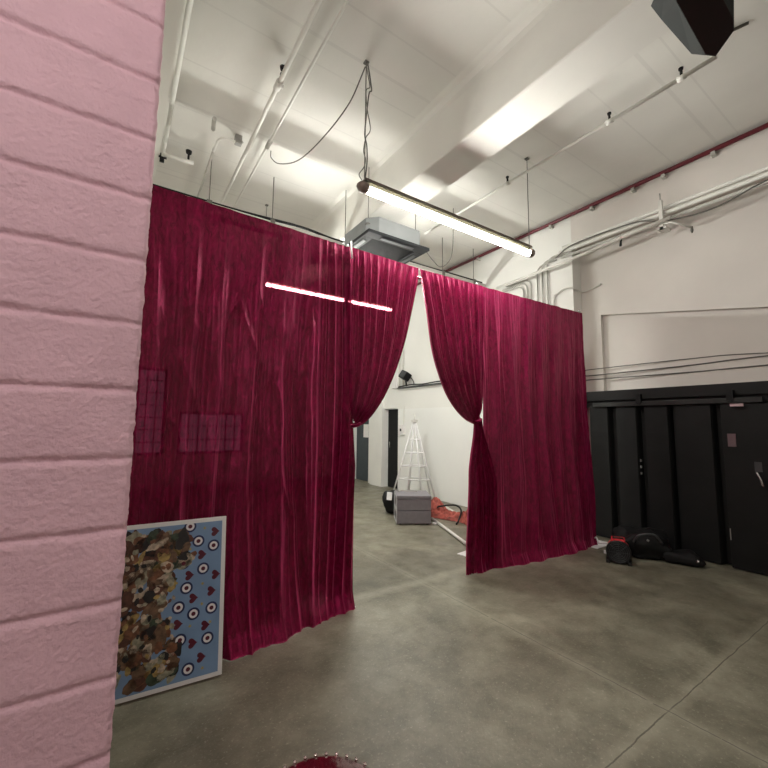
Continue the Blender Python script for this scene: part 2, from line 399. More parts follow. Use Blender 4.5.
# ------------------------------------------------------------------ ceiling pipes
def sprinkler(parent, p, up=False):
    x, y, z = p; s = 1 if up else -1
    MB().tube([(x, y, z), (x, y, z+s*.05)], .012, 10).tube([(x, y, z+s*.05), (x, y, z+s*.055), (x, y, z+s*.075), (x, y, z+s*.08)], [.02, .022, .012, .02], 10).build('sprinkler_head', MT['black'], parent)
t = thing('ceiling_pipe', (.25, 3.0, 4.55), 'white pipe by the left wall, nearest the pink blocks', 'pipe')
MB().tube([(.25, -4.9, 4.55), (.25, 4.72, 4.55)], .020, 12).build('pipe', MT['pipew'], t)
MB().tube([(.25, 4.72, 4.55), (.25, 4.83, 4.55), (.25, 4.90, 4.55), (.25, 4.93, 4.50)], [.018, .018, .018, .018], 12).tube([(.25, 4.90, 4.51), (.56, 4.88, 4.51)], .022, 12).build('elbow', MT['pipew'], t)
MB().tube([(.245, 5.0, 4.47), (.245, 4.97, 4.56)], .024, 8).tube([(.20, 4.98, 4.52), (.29, 4.98, 4.52)], .012, 8).build('valve', MT['black'], t)
MB().tube([(.50, 4.86, 4.53), (.50, 4.86, 4.59)], .012, 8).tube([(.50, 4.86, 4.60), (.50, 4.86, 4.63)], [.030, .034], 12).build('sprinkler_head', MT['black'], t)
t = thing('ceiling_pipe', (1.03, 3.0, 4.60), 'long white ceiling pipe with a black sprinkler head', 'pipe')
MB().tube([(1.03, -4.9, 4.57), (1.03, 10.5, 4.57)], .020, 12).build('pipe', MT['pipew'], t)
MB().tube([(1.03, 3.27, 4.57), (1.03, 3.37, 4.57)], .031, 12).tube([(1.03, 3.32, 4.57), (1.075, 3.32, 4.57)], .018, 10).build('tee_fitting', MT['pipew'], t)
MB().tube([(1.03, 3.21, 4.57), (1.03, 3.21, 4.63)], .010, 10).tube([(1.03, 3.21, 4.63), (1.03, 3.21, 4.66)], [.022, .026], 10).tube([(1.03, 3.21, 4.57), (1.03, 3.21, 4.59)], .022, 10).build('sprinkler_head', MT['black'], t)
t = thing('ceiling_pipe', (1.225, 3.0, 4.60), 'thin grey conduit beside the long white sprinkler pipe', 'conduit')
MB().tube([(1.225, -4.9, 4.63), (1.225, 10.5, 4.63)], .013, 10).build('pipe', MT['pipew'], t)
MB().tube([(1.225, 4.15, 4.62), (1.225, 4.27, 4.62)], .026, 10).build('junction', MT['pipeg'], t)
MB().box((1.19, 1.95, 4.60), (1.26, 2.05, ZC)).build('clamp', MT['pipeg'], t)
# short pipe stubs near the left end
t = thing('pipe_stub', (.70, 4.4, 4.6), 'short white pipe with an elbow, left part of the ceiling', 'pipe')
MB().tube([(.64, 4.15, 4.62), (.66, 4.32, 4.62)], .022, 10).tube([(.73, 4.62, 4.62), (.75, 6.2, 4.62)], .014, 10).build('pipe', MT['pipeg'], t)
MB().tube(spline([(.73, 4.66, 4.60), (.74, 4.45, 4.61), (.80, 4.38, 4.61), (.90, 4.37, 4.61)], 6), .013, 10).build('elbow', MT['pipew'], t)
MB().box((.90, 4.35, 4.60), (.97, 4.41, ZC+.002)).tube([(.93, 4.30, 4.61), (.97, 4.30, 4.58)], .012, 8).build('junction_box', MT['steel'], t)
# right bay sprinkler pipe
t = thing('ceiling_pipe', (3.83, 2.0, 4.52), 'white sprinkler pipe in the right ceiling bay', 'pipe')
MB().tube([(3.83, .95, 4.48), (3.83, 4.6, 4.48)], .017, 12).build('pipe', MT['pipew'], t)
for y in (1.19, 1.79, 3.02):
    MB().tube([(3.83, y-.03, 4.48), (3.83, y+.03, 4.48)], .025, 10).build('tee_fitting', MT['pipew'], t)
    MB().tube([(3.83, y, 4.48), (3.83, y, 4.555)], .011, 8).tube([(3.83, y, 4.555), (3.83, y, 4.57)], [.018, .02], 8).build('sprinkler_head', MT['black'], t)
# red pipe
t = thing('fire_pipe', (5.45, 2, 4.62), 'dark red pipe along the top of the right wall', 'pipe')
MB().tube([(5.455, -4.9, 4.655), (5.455, 10.5, 4.655)], .026, 14).build('pipe', MT['red'], t)
for y in (1.45, 1.95, 2.30, 2.85, 3.5, 4.2, 5.0, .95):
    MB().box((5.43, y-.02, 4.585), (5.50, y+.02, 4.63)).build('bracket', MT['pipeg'], t)

# conduits under the band on the right, with a hanger bracket
for i, (xx, zz, r, mt, lb) in enumerate(((5.43, 4.185, .022, 'pipew', 'upper white conduit in the bundle on the right wall'),
                                         (5.42, 4.115, .026, 'pipew', 'thick white conduit in the middle of the right wall bundle'),
                                         (5.47, 4.055, .020, 'pipeg', 'lower grey conduit in the right wall bundle'))):
    o = MB().tube([(xx, -4.9, zz), (xx, 3.35, zz)] if i else [(xx, -4.9, zz), (xx, 3.30, zz)], r, 12).build('wall_conduit', MT[mt])
    tag(o, lb, 'conduit', 'conduits along the right wall')
tag(MB().tube(spline([(5.38, -1.5, 4.0), (5.375, .3, 4.10), (5.375, 1.02, 4.03), (5.375, 1.35, 3.95), (5.375, 1.62, 3.94), (5.37, 1.95, 4.00), (5.37, 2.3, 4.12), (5.37, 3.1, 4.14), (5.40, 3.4, 4.05)], 8), .009, 8)
    .build('power_cable', MT['cable']), 'black cable sagging below the right wall conduits', 'cable')
t = thing('hanger_bracket', (5.38, 1.97, 4.1), 'white strap bracket holding the right wall conduits', 'bracket')
MB().box((5.355, 1.95, 3.90), (5.385, 1.99, 4.27)).box((5.355, 1.92, 3.90), (5.50, 2.01, 3.93)).build('strap', MT['pipew'], t)
MB().tube([(5.37, 1.97, 4.27), (5.37, 1.97, 4.36)], .007, 8).build('bolt', MT['steel'], t)
# white pipe nearest, running from the right edge to above the curtain
t = thing('wall_pipe', (5.3, 2.5, 3.9), 'slim white pipe slanting down toward the curtain from the right', 'pipe')
MB().tube([(5.30, 1.85, 3.98), (5.30, 2.41, 3.95), (5.30, 3.08, 3.90), (5.30, 4.45, 3.86)], .022, 12).build('pipe', MT['pipew'], t)
MB().tube(arc((5.30, 2.41, 3.95), .03, 0, 2*pi, (1, 0, 0), (0, 0, 1), 16), .007, 8).build('ring', MT['pipew'], t)
MB().tube([(5.30, 2.41, 3.925), (5.30, 2.42, 3.84)], [.012, .016], 8).build('hook', MT['black'], t)
t = thing('sprinkler_arm', (5.5, 1.9, 3.9), 'short white sprinkler arm with a dark head below the bracket', 'sprinkler')
MB().tube([(5.365, 1.95, 3.96), (5.33, 1.85, 3.93), (5.46, 1.70, 3.84)], .011, 8).build('arm', MT['pipew'], t)
MB().tube([(5.46, 1.70, 3.85), (5.46, 1.70, 3.80), (5.46, 1.70, 3.77)], [.010, .016, .006], 10).build('head', MT['cable'], t)

# vertical conduits bending down the far wall
ys = [(3.60, 4.12, 1), (3.69, 4.09, 1), (3.78, 4.05, 1), (3.90, 3.90, 0), (3.97, 3.86, 0), (4.04, 3.82, 0)]
lbs = ['first vertical conduit from the right, bending toward the bundle', 'second vertical conduit from the right, bending toward the bundle', 'third vertical conduit from the right, bending toward the bundle',
       'fourth vertical conduit from the right, bending away from the bundle', 'fifth vertical conduit from the right, bending away from the bundle', 'leftmost vertical conduit above the curtain']
for (y, z, near), lb in zip(ys, lbs):
    s = -1 if near else 1
    pts = [(5.475, y, 2.4), (5.475, y, z-.12)] + arc((5.475, y+s*.12, z-.12), .12, pi, pi/2, (0, s, 0), (0, 0, 1), 8) + [(5.475, y+s*(.5 if not near else .35), z)]
    tag(MB().tube(pts, .012, 10).build('vertical_conduit', MT['pipeg']), lb, 'conduit', 'vertical conduits above the curtain')
tag(MB().tube(spline([(5.475, 3.52, 2.6), (5.475, 3.50, 3.42), (5.47, 3.42, 3.52), (5.46, 3.30, 3.56), (5.50, 3.18, 3.53), (5.66, 3.15, 3.50), (5.71, 3.05, 3.52), (5.71, 2.9, 3.56)], 6), .012, 10)
    .build('flexible_conduit', MT['pipew']), 'white flexible conduit arching around the wall corner above the curtain', 'conduit')
# long trunking just behind the curtain top
t = thing('cable_trunking', (2.3, 4.88, 4.03), 'grey cable trunking running across just above the curtain top', 'trunking')
MB().box((-.05, 4.86, 4.035), (5.49, 4.90, 4.085)).build('channel', MT['pipeg'], t)
MB().box((-.05, 4.86, 4.0), (5.49, 4.885, 4.022)).build('lower_rail', MT['white'], t)
MB().tube(spline([(.1, 4.88, 4.10), (1.1, 4.88, 4.10), (1.9, 4.88, 4.13), (2.4, 4.87, 4.09), (3.0, 4.88, 4.11), (4.0, 4.88, 4.095), (4.6, 4.88, 4.10), (5.4, 4.88, 4.10)], 6), .018, 8).build('cable', MT['black'], t)
for x in (.75, 1.51, 4.45, 5.2):
    MB().tube([(x, 4.89, 4.08), (x, 4.89, ZC+.004)], .006, 6).box((x-.03, 4.855, 4.0), (x+.03, 4.862, 4.10)).box((x-.03, 4.86, 4.084), (x+.03, 4.91, 4.12)).build('hanger_rod', MT['cable'], t)

# ------------------------------------------------------------------ ceiling cassette
t = thing('air_conditioner', (2.81, 4.28, 3.8), 'grey ceiling cassette air conditioner hanging behind the fluorescent light', 'air conditioner')
x0, x1, y0, y1 = 2.34, 3.28, 3.85, 4.72
c = .12; a, b_, cc, d_ = x0+.05, x1-.08, y0+.04, y1-.05
poly = [(a+c, cc), (b_-c*.5, cc), (b_, cc+c*.5), (b_, d_-c), (b_-c, d_), (a+c, d_), (a, d_-c), (a, cc+c)]
MB().prism(poly, 3.81, 4.03, 2).build('casing', MT['acg'], t, bevel=.008)
mb = MB(); w = .14
for q in (((x0, y0), (x1, y0+w)), ((x0, y1-w), (x1, y1)), ((x0, y0+w), (x0+w, y1-w)), ((x1-w, y0+w), (x1, y1-w))):
    mb.box((*q[0], 3.775), (*q[1], 3.815))
mb.build('fascia', MT['fascia'], t, bevel=.006)
mb = MB().box((x0+w, y0+w, 3.80), (x1-w, y1-w, 3.812))
k = y0+w+.02
while k < y1-w-.02: mb.box((x0+w, k, 3.79), (x1-w, k+.008, 3.80)); k += .02
mb.build('intake_grille', MT['black'], t)
for q in (((x0+.22, y0+.05), (x1-.22, y0+.10)), ((x0+.22, y1-.10), (x1-.22, y1-.05)), ((x0+.05, y0+.22), (x0+.10, y1-.22)), ((x1-.10, y0+.22), (x1-.05, y1-.22))):
    MB().box((*q[0], 3.768), (*q[1], 3.776)).build('air_vane', MT['dgrey'], t)
for (x, y) in ((x0+.08, y0+.15), (x1-.12, y0+.15), (x0+.08, y1-.12), (x1-.12, y1-.12)):
    MB().tube([(x, y, 3.95), (x, y, ZC+.004)], .005, 6).box((x-.03, y-.03, 3.94), (x+.03, y+.03, 3.955)).build('hanger_rod', MT['cable'], t)
MB().tube([(b_, cc+.3, 3.93), (b_+.07, cc+.3, 3.93)], .012, 8).build('pipe_port', MT['steel'], t)
tag(MB().tube(spline([(3.27, 4.19, 3.93), (3.42, 4.15, 3.95), (3.55, 4.1, 3.80), (3.68, 4.1, 3.74), (3.82, 4.1, 3.82), (3.92, 4.1, 4.0), (3.95, 4.1, 4.4), (3.95, 4.1, ZC+.003)], 8), .006, 8)
    .build('control_cable', MT['cable']), 'thin grey cable sagging beside the ceiling air conditioner', 'cable')

# ------------------------------------------------------------------ ceiling speaker, top right
t = thing('ceiling_speaker', (1.9, .5, 3.2), 'black and maroon speaker hanging at the top right corner', 'speaker')
low = [(1.60, .52, 3.2), (1.757, .545, 3.2), (2.13, .567, 3.2), (2.18, .544, 3.2), (2.095, .455, 3.2), (2.03, .44, 3.2), (1.60, .425, 3.2)]
up = [(1.94, .70, 3.45), (2.05, .70, 3.45), (2.38, .69, 3.45), (2.20, .50, 3.46), (2.09, .44, 3.46), (2.02, .42, 3.46), (1.75, .42, 3.46)]
mb = MB(); n = len(low)
mb.add(low+up, [tuple(range(n, 2*n))] + [(i, (i+1) % n, (i+1) % n+n, i+n) for i in range(n)])
mb.build('cabinet', MT['speakside'], t)
MB().add(low + [(x, y, z+.02) for x, y, z in low], [tuple(range(n)), tuple(range(n, 2*n))] + [(i, (i+1) % n, (i+1) % n+n, i+n) for i in range(n)]).build('grille', MT['speak'], t, bevel=.003)
MB().tube([(1.95, .50, 3.44), (1.95, .50, ZC+.003)], .02, 10).box((1.87, .42, ZC-.02), (2.03, .58, ZC)).build('mounting_pole', MT['black'], t)
t = thing('conduit_stub', (4.2, .9, 4.6), 'small grey conduit stub on the ceiling beside the hanging speaker', 'conduit')
tag(MB().tube([(3.86, .98, 4.67), (3.95, .77, 4.692)], .012, 8).build('rod', MT['cable'], t))
MB().box((3.82, .97, 4.65), (3.88, 1.03, ZC)).build('base', MT['white'], t)

# ------------------------------------------------------------------ curtains
def N3(x, y, z=0.): return noise.noise(Vector((x, y, z)))
def cloth(name, nu, nv, fn, label, group='burgundy velvet curtain panels', thick=.0):
    vs = []; 
    for j in range(nv+1):
        for i in range(nu+1):
            vs.append(fn(i/nu, j/nv))
    fs = [(j*(nu+1)+i, j*(nu+1)+i+1, (j+1)*(nu+1)+i+1, (j+1)*(nu+1)+i) for j in range(nv) for i in range(nu)]
    mb = MB(); mb.add(vs, fs, 0, True)
    return mb, label, group
ZT = 3.04
def yr(x):
    P = [(-.5, 2.86), (.02, 2.88), (1.62, 2.955), (2.4, 2.985), (3.27, 2.965), (5.25, 2.90)]
    for (a, b), (c, d) in zip(P, P[1:]):
        if x <= c: return b+(d-b)*(x-a)/(c-a)
    return P[-1][1]
def sm(a, b, x):
    t = min(1, max(0, (x-a)/(b-a))); return t*t*(3-2*t)
def ridge(p):
    return 1 - abs(sin(pi*p))**.75
def fold(s, z, f, seed):
    """fold pattern along the rail (metres), drifting with height"""
    ph = s*f + .8*N3(s*1.3, z*.35, seed) + .4*N3(s*4.5, z*.8, seed+3)
    a = ridge(ph)*.9 - .3
    b = sin(2*pi*ph*.47 + 2.2*N3(s*2, z*.4, seed+7))
    c = ridge(ph*2.3 + .5*N3(s*8, z*1.2, seed+9))*.35
    return .75*a*(.5+.9*abs(N3(s*3, z*.5, seed+20))*2) + .75*b + c*.6
# left panel
def left_panel(u, v):
    z = ZT*(1-v)
    xr = 1.635 + .085*sm(.0, 1, v)
    x = .02 + (xr-.02)*u
    pl = sm(1.25, 1.38, x)                          # tight pleats beside the upright
    grow = sm(.03, .5, v)
    amp = .005 + .040*grow
    amp *= 1-.4*sm(.9, 1, v); d = fold(x, z, 8.5, 2)*amp*(1-pl) + (ridge(x*13+.5*N3(x*3, z*.5, 5))*1.2-.4+.3*sin(2*pi*x*7))*.034*pl*sm(-.05, .12, v)*(1-.5*sm(.85, 1, v))
    # drag wrinkles in the upper left cloth
    wr = (1-pl)*sm(.10, .30, v)*(1-sm(.6, .95, v))
    n1 = N3(x*5.5+z*.9, z*1.3, 11); n2 = N3(x*5-z*1.5, z*1.6, 41)
    d += wr*(.020*(max(0, 1-abs(n1)*3.2))**1.3 + .013*(max(0, 1-abs(n2)*3.6))**1.3)
    d += .0035*N3(x*34, z*2.2, 31)*(.4+grow)
    out = (.03-.075*sm(1.1, 1.6, x))*sm(.5, 1, v)*sm(.3, .7, x) + sm(.88, 1.0, v)*(.05*(1-.9*sm(1.0, 1.6, x)) + .03*N3(x*4, 0, 3))*sm(.45, .72, x)
    y = yr(x) - out - d
    if v > .96:
        k = (v-.96)/.04; y -= .045*k*(1+.5*sin(x*9+2*N3(x*5, 1, 1)))*sm(.45, .72, x); z -= .01*k
    return (x, y, max(z, .004))
def swag_edge(pts, v):
    q = v*(len(pts)-1); i = min(int(q), len(pts)-2); t = q-i
    P = lambda k: Vector(pts[max(0, min(len(pts)-1, k))])
    a, b, c, d = P(i-1), P(i), P(i+1), P(i+2)
    return .5*((2*b)+(c-a)*t+(2*a-5*b+4*c-d)*t*t+(3*b-a-3*c+d)*t**3)
EL = [(2.375, 3.035), (2.33, 2.80), (2.28, 2.57), (2.215, 2.29), (2.12, 2.02), (2.01, 1.79), (1.90, 1.63), (1.79, 1.52), (1.70, 1.475)]
IL = [(1.585, 3.035), (1.585, 2.8), (1.587, 2.6), (1.59, 2.4), (1.592, 2.15), (1.595, 1.95), (1.60, 1.78), (1.61, 1.65), (1.64, 1.56)]
def left_swag(u, v):
    e = swag_edge(EL, v); i = swag_edge(IL, v)
    s = u; q = s + .10*sin(pi*s)*sm(.2, 1, v)
    p = i.lerp(e, q); w = max(.12, (e-i).length/.77)
    ph = u*11 + .7*N3(u*4, v*1.0, 8); d = ((ridge(ph)*1.3-.5)*.026 + .012*sin(pi*ph) + .007*ridge(u*27+N3(u*5, v*2, 4)) + .003*N3(u*60, v*9, 4))*(.12+.88*sm(.0, .10, v))*(.6+.4*w)
    belly = .05*sin(pi*min(1, u*1.05))*sin(pi*v**1.5)
    roll = .02*sm(.9, 1.0, u)*sm(.1, .5, v)
    return (p.x, yr(p.x) - .015 - d - belly + roll - .01, p.y)
def left_tail(u, v):
    z = 1.53*(1-v); wv = .05+.05*sm(0, .25, v)
    x = 1.61 + (u-.5)*2*wv*.9 - .01*sm(0, .3, v)
    return (x, 3.035 + .02*sin(u*19), max(.008, z))
ER = [(2.395, 3.035), (2.435, 2.80), (2.485, 2.58), (2.54, 2.30), (2.62, 2.06), (2.74, 1.82), (2.88, 1.655), (3.01, 1.56), (3.10, 1.525)]
IR = [(3.265, 3.035), (3.262, 2.8), (3.26, 2.6), (3.255, 2.4), (3.25, 2.15), (3.245, 1.95), (3.24, 1.8), (3.225, 1.68), (3.18, 1.585)]
def right_swag(u, v):            # u=0 inner (at the upright) .. 1 outer edge
    if v <= .62:
        k = v/.62
        e = swag_edge(ER, k); i = swag_edge(IR, k)
        q = u + .10*sin(pi*u)*sm(.2, 1, k)
        p = i.lerp(e, q); w = max(.12, (e-i).length/.87)
        belly = .05*sin(pi*min(1, u*1.05))*sin(pi*k**1.5); roll = .02*sm(.9, 1, u)*sm(.1, .5, k)
        am = .12+.88*sm(0, .10, k)
        y = yr(p.x) - .01 - belly + roll; z = p.y; x = p.x
        m = .55+.45*w
    else:
        k = (v-.62)/.38; z0 = 1.585-.06*u
        z = z0*(1-k)
        xl = 3.10 - .085*sm(0, .35, k); xr = 3.20 + .19*sm(0, .5, k) + .05*k
        x = xr + (xl-xr)*u; y = yr(x) - .03 + .05*sm(.3, 1, k); am = 1 - .4*sm(.8, 1, k); m = .7+.3*k
        z = max(.006, z)
    ph = u*12 + .7*N3(u*4, v*1.4, 18); d = ((ridge(ph)*1.3-.5)*.026 + .012*sin(pi*ph) + .007*ridge(u*29+N3(u*5, v*2, 14)) + .003*N3(u*60, v*12, 4))*am*m
    return (x, y-d-.01, z)
def right_panel(u, v):
    z = ZT*(1-v)
    x = 3.24 + (5.185-3.24)*u
    if u < .12: x -= .09*sm(.45, 1, v)*(1-u/.12)
    yc = yr(x)
    amp = .005 + .029*sm(.0, .35, v)*(1-.45*sm(.9, 1, v))*(1-.6*sm(3.9, 4.6, x)*(1-sm(.25, .8, v)))
    d = fold(x, z, 7.5, 42)*amp + .004*N3(x*32, z*2, 9) + .006*N3(x*7 - z, z*2.2, 77)
    d += .004*N3(x*14, z*11, 55)*sm(3.9, 4.6, x)
    out = -.02*sm(.4, 1, v) + .075*sm(3.3, 4.3, x)*sm(.4, 1, v) + sm(.88, 1, v)*(.02+.03*N3(x*3, 0, 13))*(1-.6*sm(4.7, 5.2, x))*sm(3.2, 3.7, x)
    y = yc - out - d
    if v > .96: z -= .01; y -= .035*(v-.96)/.04*(1+.5*sin(x*7))
    return (x, y, max(z, .004))
def curtain(name, parts, label, base, mats=None):
    t = thing(name, base, label, 'curtain', 'burgundy velvet curtain panels')
    for pn, mb in parts: mb.build(pn, MT['velvet'], t, fixn=False)
    return t
g = lambda nu, nv, fn: cloth('', nu, nv, fn, '')[0]
def tieback(x, z, rx, ry, y):
    pts = [(x+rx*cos(a), y+ry*sin(a), z+.012*cos(a)) for a in [2*pi*i/24 for i in range(25)]]
    return MB().tube(pts, .014, 8)
def cpanel(fn, nu, nv, label, base):
    mb = g(nu, nv, fn); o = mb.build('velvet_curtain', MT['velvet'], loc=base, fixn=False)
    tag(o, label, 'curtain', 'burgundy velvet curtain panels'); return o
cpanel(left_panel, 620, 240, 'wide straight-hanging burgundy velvet curtain left of the opening, behind the poster', (.85, 2.97, 0))
curtain('velvet_curtain', [('swag', g(330, 170, left_swag)), ('tail', g(30, 60, left_tail)), ('tieback', tieback(1.69, 1.495, .032, .040, 2.945))],
        'burgundy velvet curtain swept and tied back to the left of the opening', (1.65, 2.97, 0))
curtain('velvet_curtain', [('swag', g(330, 260, right_swag)), ('tieback', tieback(3.150, 1.550, .046, .05, 2.955))],
        'burgundy velvet curtain swept and tied back to the right of the opening', (3.2, 2.97, 0))
cpanel(right_panel, 620, 240, 'straight-hanging burgundy velvet curtain right of the opening, beside the black partition', (4.2, 2.93, 0))

# pipe-and-drape frame
def stand(x, y, label, px=.0, py=.0, rz=0.):
    t = thing('curtain_stand', (x, y, 0), label, 'stand', 'upright poles with floor plates carrying the curtains')
    MB().tube([(x, y, .01), (x, y, 3.075)], .021, 14).tube([(x, y, 3.075), (x, y, 3.10)], .014, 12).build('pole', MT['chrome'], t)
    M = Matrix.Translation((x+px, y+py, 0)) @ Matrix.Rotation(rz, 4, 'Z')
    MB().box((-.19, -.19, 0), (.19, .19, .008), M=M).build('base_plate', MT['white'], t, bevel=.002)
    return t
stand(1.62, 3.03, 'curtain pole at the left side of the opening', -.07, .14)
stand(3.27, 3.035, 'curtain pole at the right side of the opening, pale floor plate showing', .36, .33, .15)
stand(5.205, 2.955, 'curtain pole at the right end, pale plate beside the red heater', .02, -.02)
for a, b_, lb in (((.02, 2.93, 2.97), (1.60, 3.0, 2.97), 'curtain rail over the left straight panel'),
                  ((1.64, 3.03, 2.97), (3.25, 3.03, 2.97), 'curtain rail over the central opening'),
                  ((3.29, 3.015, 2.97), (5.18, 2.95, 2.97), 'curtain rail over the right straight panel')):
    tag(MB().tube([a, b_], .016, 12).build('curtain_rail', MT['chrome']), lb, 'curtain rail', 'curtain rails')
MB_ = MB().tube([(1.592, 2.91, 3.075), (1.592, 2.905, 2.99), (1.60, 2.90, 2.92)], .008, 8).build('rail_hook', MT['white'])
tag(MB_, 'white hook strip at the curtain top left of the opening', 'hook')

# ------------------------------------------------------------------ black folding partition
t = thing('folding_partition', (5.62, 2.2, 0), 'black folding partition of tall panels on the right wall', 'partition')
MB().box((5.60, -.6, 1.865), (5.72, 3.19, 1.995)).build('header', MT['blackp'], t)
MB().box((5.57, 1.24, 1.775), (5.66, 3.02, 1.83)).build('track', MT['trackp'], t, bevel=.004)
MB().box((5.64, -.6, 1.77), (5.72, 3.19, 1.87)).build('backing', MT['black'], t)
for y in (2.42, 1.50):
    MB().box((5.55, y-.03, 1.80), (5.60, y+.03, 1.92)).build('roller', MT['black'], t)
MB().box((5.545, 1.39, 1.735), (5.565, 1.50, 1.765)).build('sticker', MT['sticker'], t)
for ya, yb in ((3.09, 2.85), (2.73, 2.49), (2.38, 2.13), (2.04, 1.70)):
    MB().prism([(5.61, ya), (5.615, yb), (5.64, yb-.015), (5.71, yb-.03), (5.71, yb-.10), (5.72, yb-.10), (5.72, ya)], .012, 1.79, 2).build('panel', MT['blackp'], t)
for z in (.9, .98, 1.06): MB().box((5.613, 2.45+.0, z), (5.64, 2.462, z+.03)).build('hinge_screw', MT['steel'], t)
t = thing('black_door', (5.60, 1.2, 0), 'black door with a silver lever handle at the right edge', 'door')
MB().box((5.60, .62, .012), (5.645, 1.60, 1.765)).build('leaf', MT['blackp'], t, bevel=.004)
MB().box((5.592, 1.485, 1.30), (5.60, 1.555, 1.44)).build('sign_plate', MT['sign'], t)
MB().tube(spline([(5.60, 1.325, 1.04), (5.555, 1.325, 1.04), (5.55, 1.30, .98), (5.56, 1.29, .92), (5.60, 1.285, .90)], 5), .010, 8).build('handle', MT['chrome'], t)
MB().box((5.594, 1.29, 1.05), (5.60, 1.35, 1.15)).build('lock_plate', MT['dgrey'], t)
MB().box((5.594, 1.588, .30), (5.60, 1.596, .42)).build('edge_bolt', MT['steel'], t)
# cables over the partition
for pts, r, lb in (([(5.78, -1, 2.10), (5.78, 1.2, 2.31), (5.785, 1.9, 2.34), (5.71, 3.05, 2.33), (5.71, 3.19, 2.32)], .006, 'topmost thin dark cable above the black partition'),
                   ([(5.78, -1, 2.28), (5.78, 1.2, 2.28), (5.785, 1.9, 2.26), (5.71, 3.05, 2.24), (5.71, 3.19, 2.25)], .008, 'middle dark cable above the black partition'),
                   ([(5.78, -1, 2.18), (5.78, 1.2, 2.18), (5.785, 1.9, 2.175), (5.71, 3.05, 2.18), (5.71, 3.19, 2.17)], .008, 'lowest dark cable above the black partition')):
    tag(MB().tube(spline(pts, 8), r, 8).build('wall_cable', MT['cable']), lb, 'cable', 'cables above the black partition')

# ------------------------------------------------------------------ floor things at right
t = thing('fan_heater', (4.70, 2.36, 0), 'small red and black drum fan heater on the floor before the partition', 'heater')
ang = math.atan2(-2.36, -4.70)
Md = Matrix.Translation((4.72, 2.34, .127)) @ Matrix.Scale(.82, 4) @ Matrix.Rotation(ang, 4, 'Z') @ Matrix.Rotation(pi/2, 4, 'Y')
MB().lathe([(.125, -.20), (.135, -.18), (.135, .02), (.128, .03)], (0, 0, 0), 28, 0, Md).build('drum', MT['redpl'], t)
MB().lathe([(.146, -.01), (.150, .0), (.150, .045), (.138, .055), (.132, .045), (.0, .045)], (0, 0, 0), 28, 0, Md).build('front_ring', MT['rubber'], t)
mb = MB()
for r in (.03, .055, .08, .105, .125):
    mb.tube([Md @ Vector((r*cos(a), r*sin(a), .056)) for a in [2*pi*i/28 for i in range(29)]], .0028, 6)
for k in range(8): mb.tube([Md @ Vector((0, 0, .056)), Md @ Vector((.133*cos(k*pi/4), .133*sin(k*pi/4), .056))], .0028, 6)
mb.build('grille', MT['dgrey'], t)
Mb = Matrix.Translation((4.72, 2.34, 0)) @ Matrix.Scale(.82, 4) @ Matrix.Rotation(ang, 4, 'Z')
MB().box((-.19, -.15, 0), (.06, -.10, .05), M=Mb).box((-.19, .10, 0), (.06, .15, .05), M=Mb).box((-.05, -.15, .012), (.02, .15, .03), M=Mb).build('foot', MT['rubber'], t, bevel=.005)
MB().box((-.17, -.085, .275), (.02, .085, .315), M=Mb).build('top_housing', MT['redpl'], t, bevel=.012)
MB().tube([Mb @ Vector(p) for p in ((-.02, -.06, .315), (-.02, -.06, .33), (-.02, .06, .33), (-.02, .06, .315))], .009, 8).build('handle', MT['rubber'], t)
MB().box((-.04, -.175, .10), (-.01, -.145, .14), M=Mb).build('knob', MT['white'], t)
tag(MB().tube(spline([(5.14, 2.83, .10), (5.05, 2.76, .13), (4.93, 2.66, .11), (4.84, 2.5, .16), (4.80, 2.44, .20)], 8), .009, 8).build('mains_lead', MT['white']),
    'white cord running from the curtain end to the red heater', 'cord')

def bag(name, c, size, label, rz, seed):
    cx, cy = c; sx, sy, sz = size; mb = MB(); nu, nv = 40, 20; vs = []
    M = Matrix.Translation((cx, cy, 0)) @ Matrix.Rotation(rz, 4, 'Z')
    for j in range(nv+1):
        ph = pi*j/nv
        for i in range(nu):
            th = 2*pi*i/nu
            f = lambda a, e: math.copysign(abs(a)**e, a)
            x = f(cos(th), .5)*f(sin(ph), .6)*sx/2; y = f(sin(th), .5)*f(sin(ph), .6)*sy/2; z = -f(cos(ph), .6)*sz/2+sz/2
            k = 1+.42*N3(x*8+seed, y*8, z*8)+.12*N3(x*22+seed, y*22, z*22)
            z2 = z*(1+.25*N3(x*6+seed, y*6, 2)) if z > sz*.3 else z
            vs.append(M @ Vector((x*k, y*k, max(.004, z2))))
    fs = [(j*nu+i, j*nu+(i+1) % nu, (j+1)*nu+(i+1) % nu, (j+1)*nu+i) for j in range(nv) for i in range(nu)]
    mb.add(vs, fs, 0, True); return mb, M
t = thing('soft_bag', (5.22, 2.30, 0), 'large black soft bag slumped against the partition', 'bag')
mb, M = bag('b', (5.22, 2.30), (.50, .34, .30), '', radians(-50), 3.); mb.build('body', MT['black'], t)
MB().tube(spline([M @ Vector(p) for p in ((-.15, -.17, .20), (-.10, -.20, .28), (.05, -.20, .30), (.14, -.17, .20))], 6), .012, 8).build('handle', MT['dgrey'], t)
MB().tube([M @ Vector((-.02, -.185, .235)), M @ Vector((.0, -.195, .225))], .012, 8).build('buckle', MT['steel'], t)
t = thing('soft_bag', (5.36, 1.98, 0), 'small flat black bag with a shiny buckle, right of the larger bag', 'bag')
mb, M = bag('b', (5.33, 1.98), (.36, .24, .13), '', radians(-60), 8.); mb.build('body', MT['black'], t)
MB().tube([M @ Vector((.13, -.125, .06)), M @ Vector((.14, -.13, .085))], .013, 8).build('buckle', MT['chrome'], t)
t = thing('padded_stool', (5.52, 1.14, 0), 'red padded stool cut off by the right edge, before the black door', 'stool')
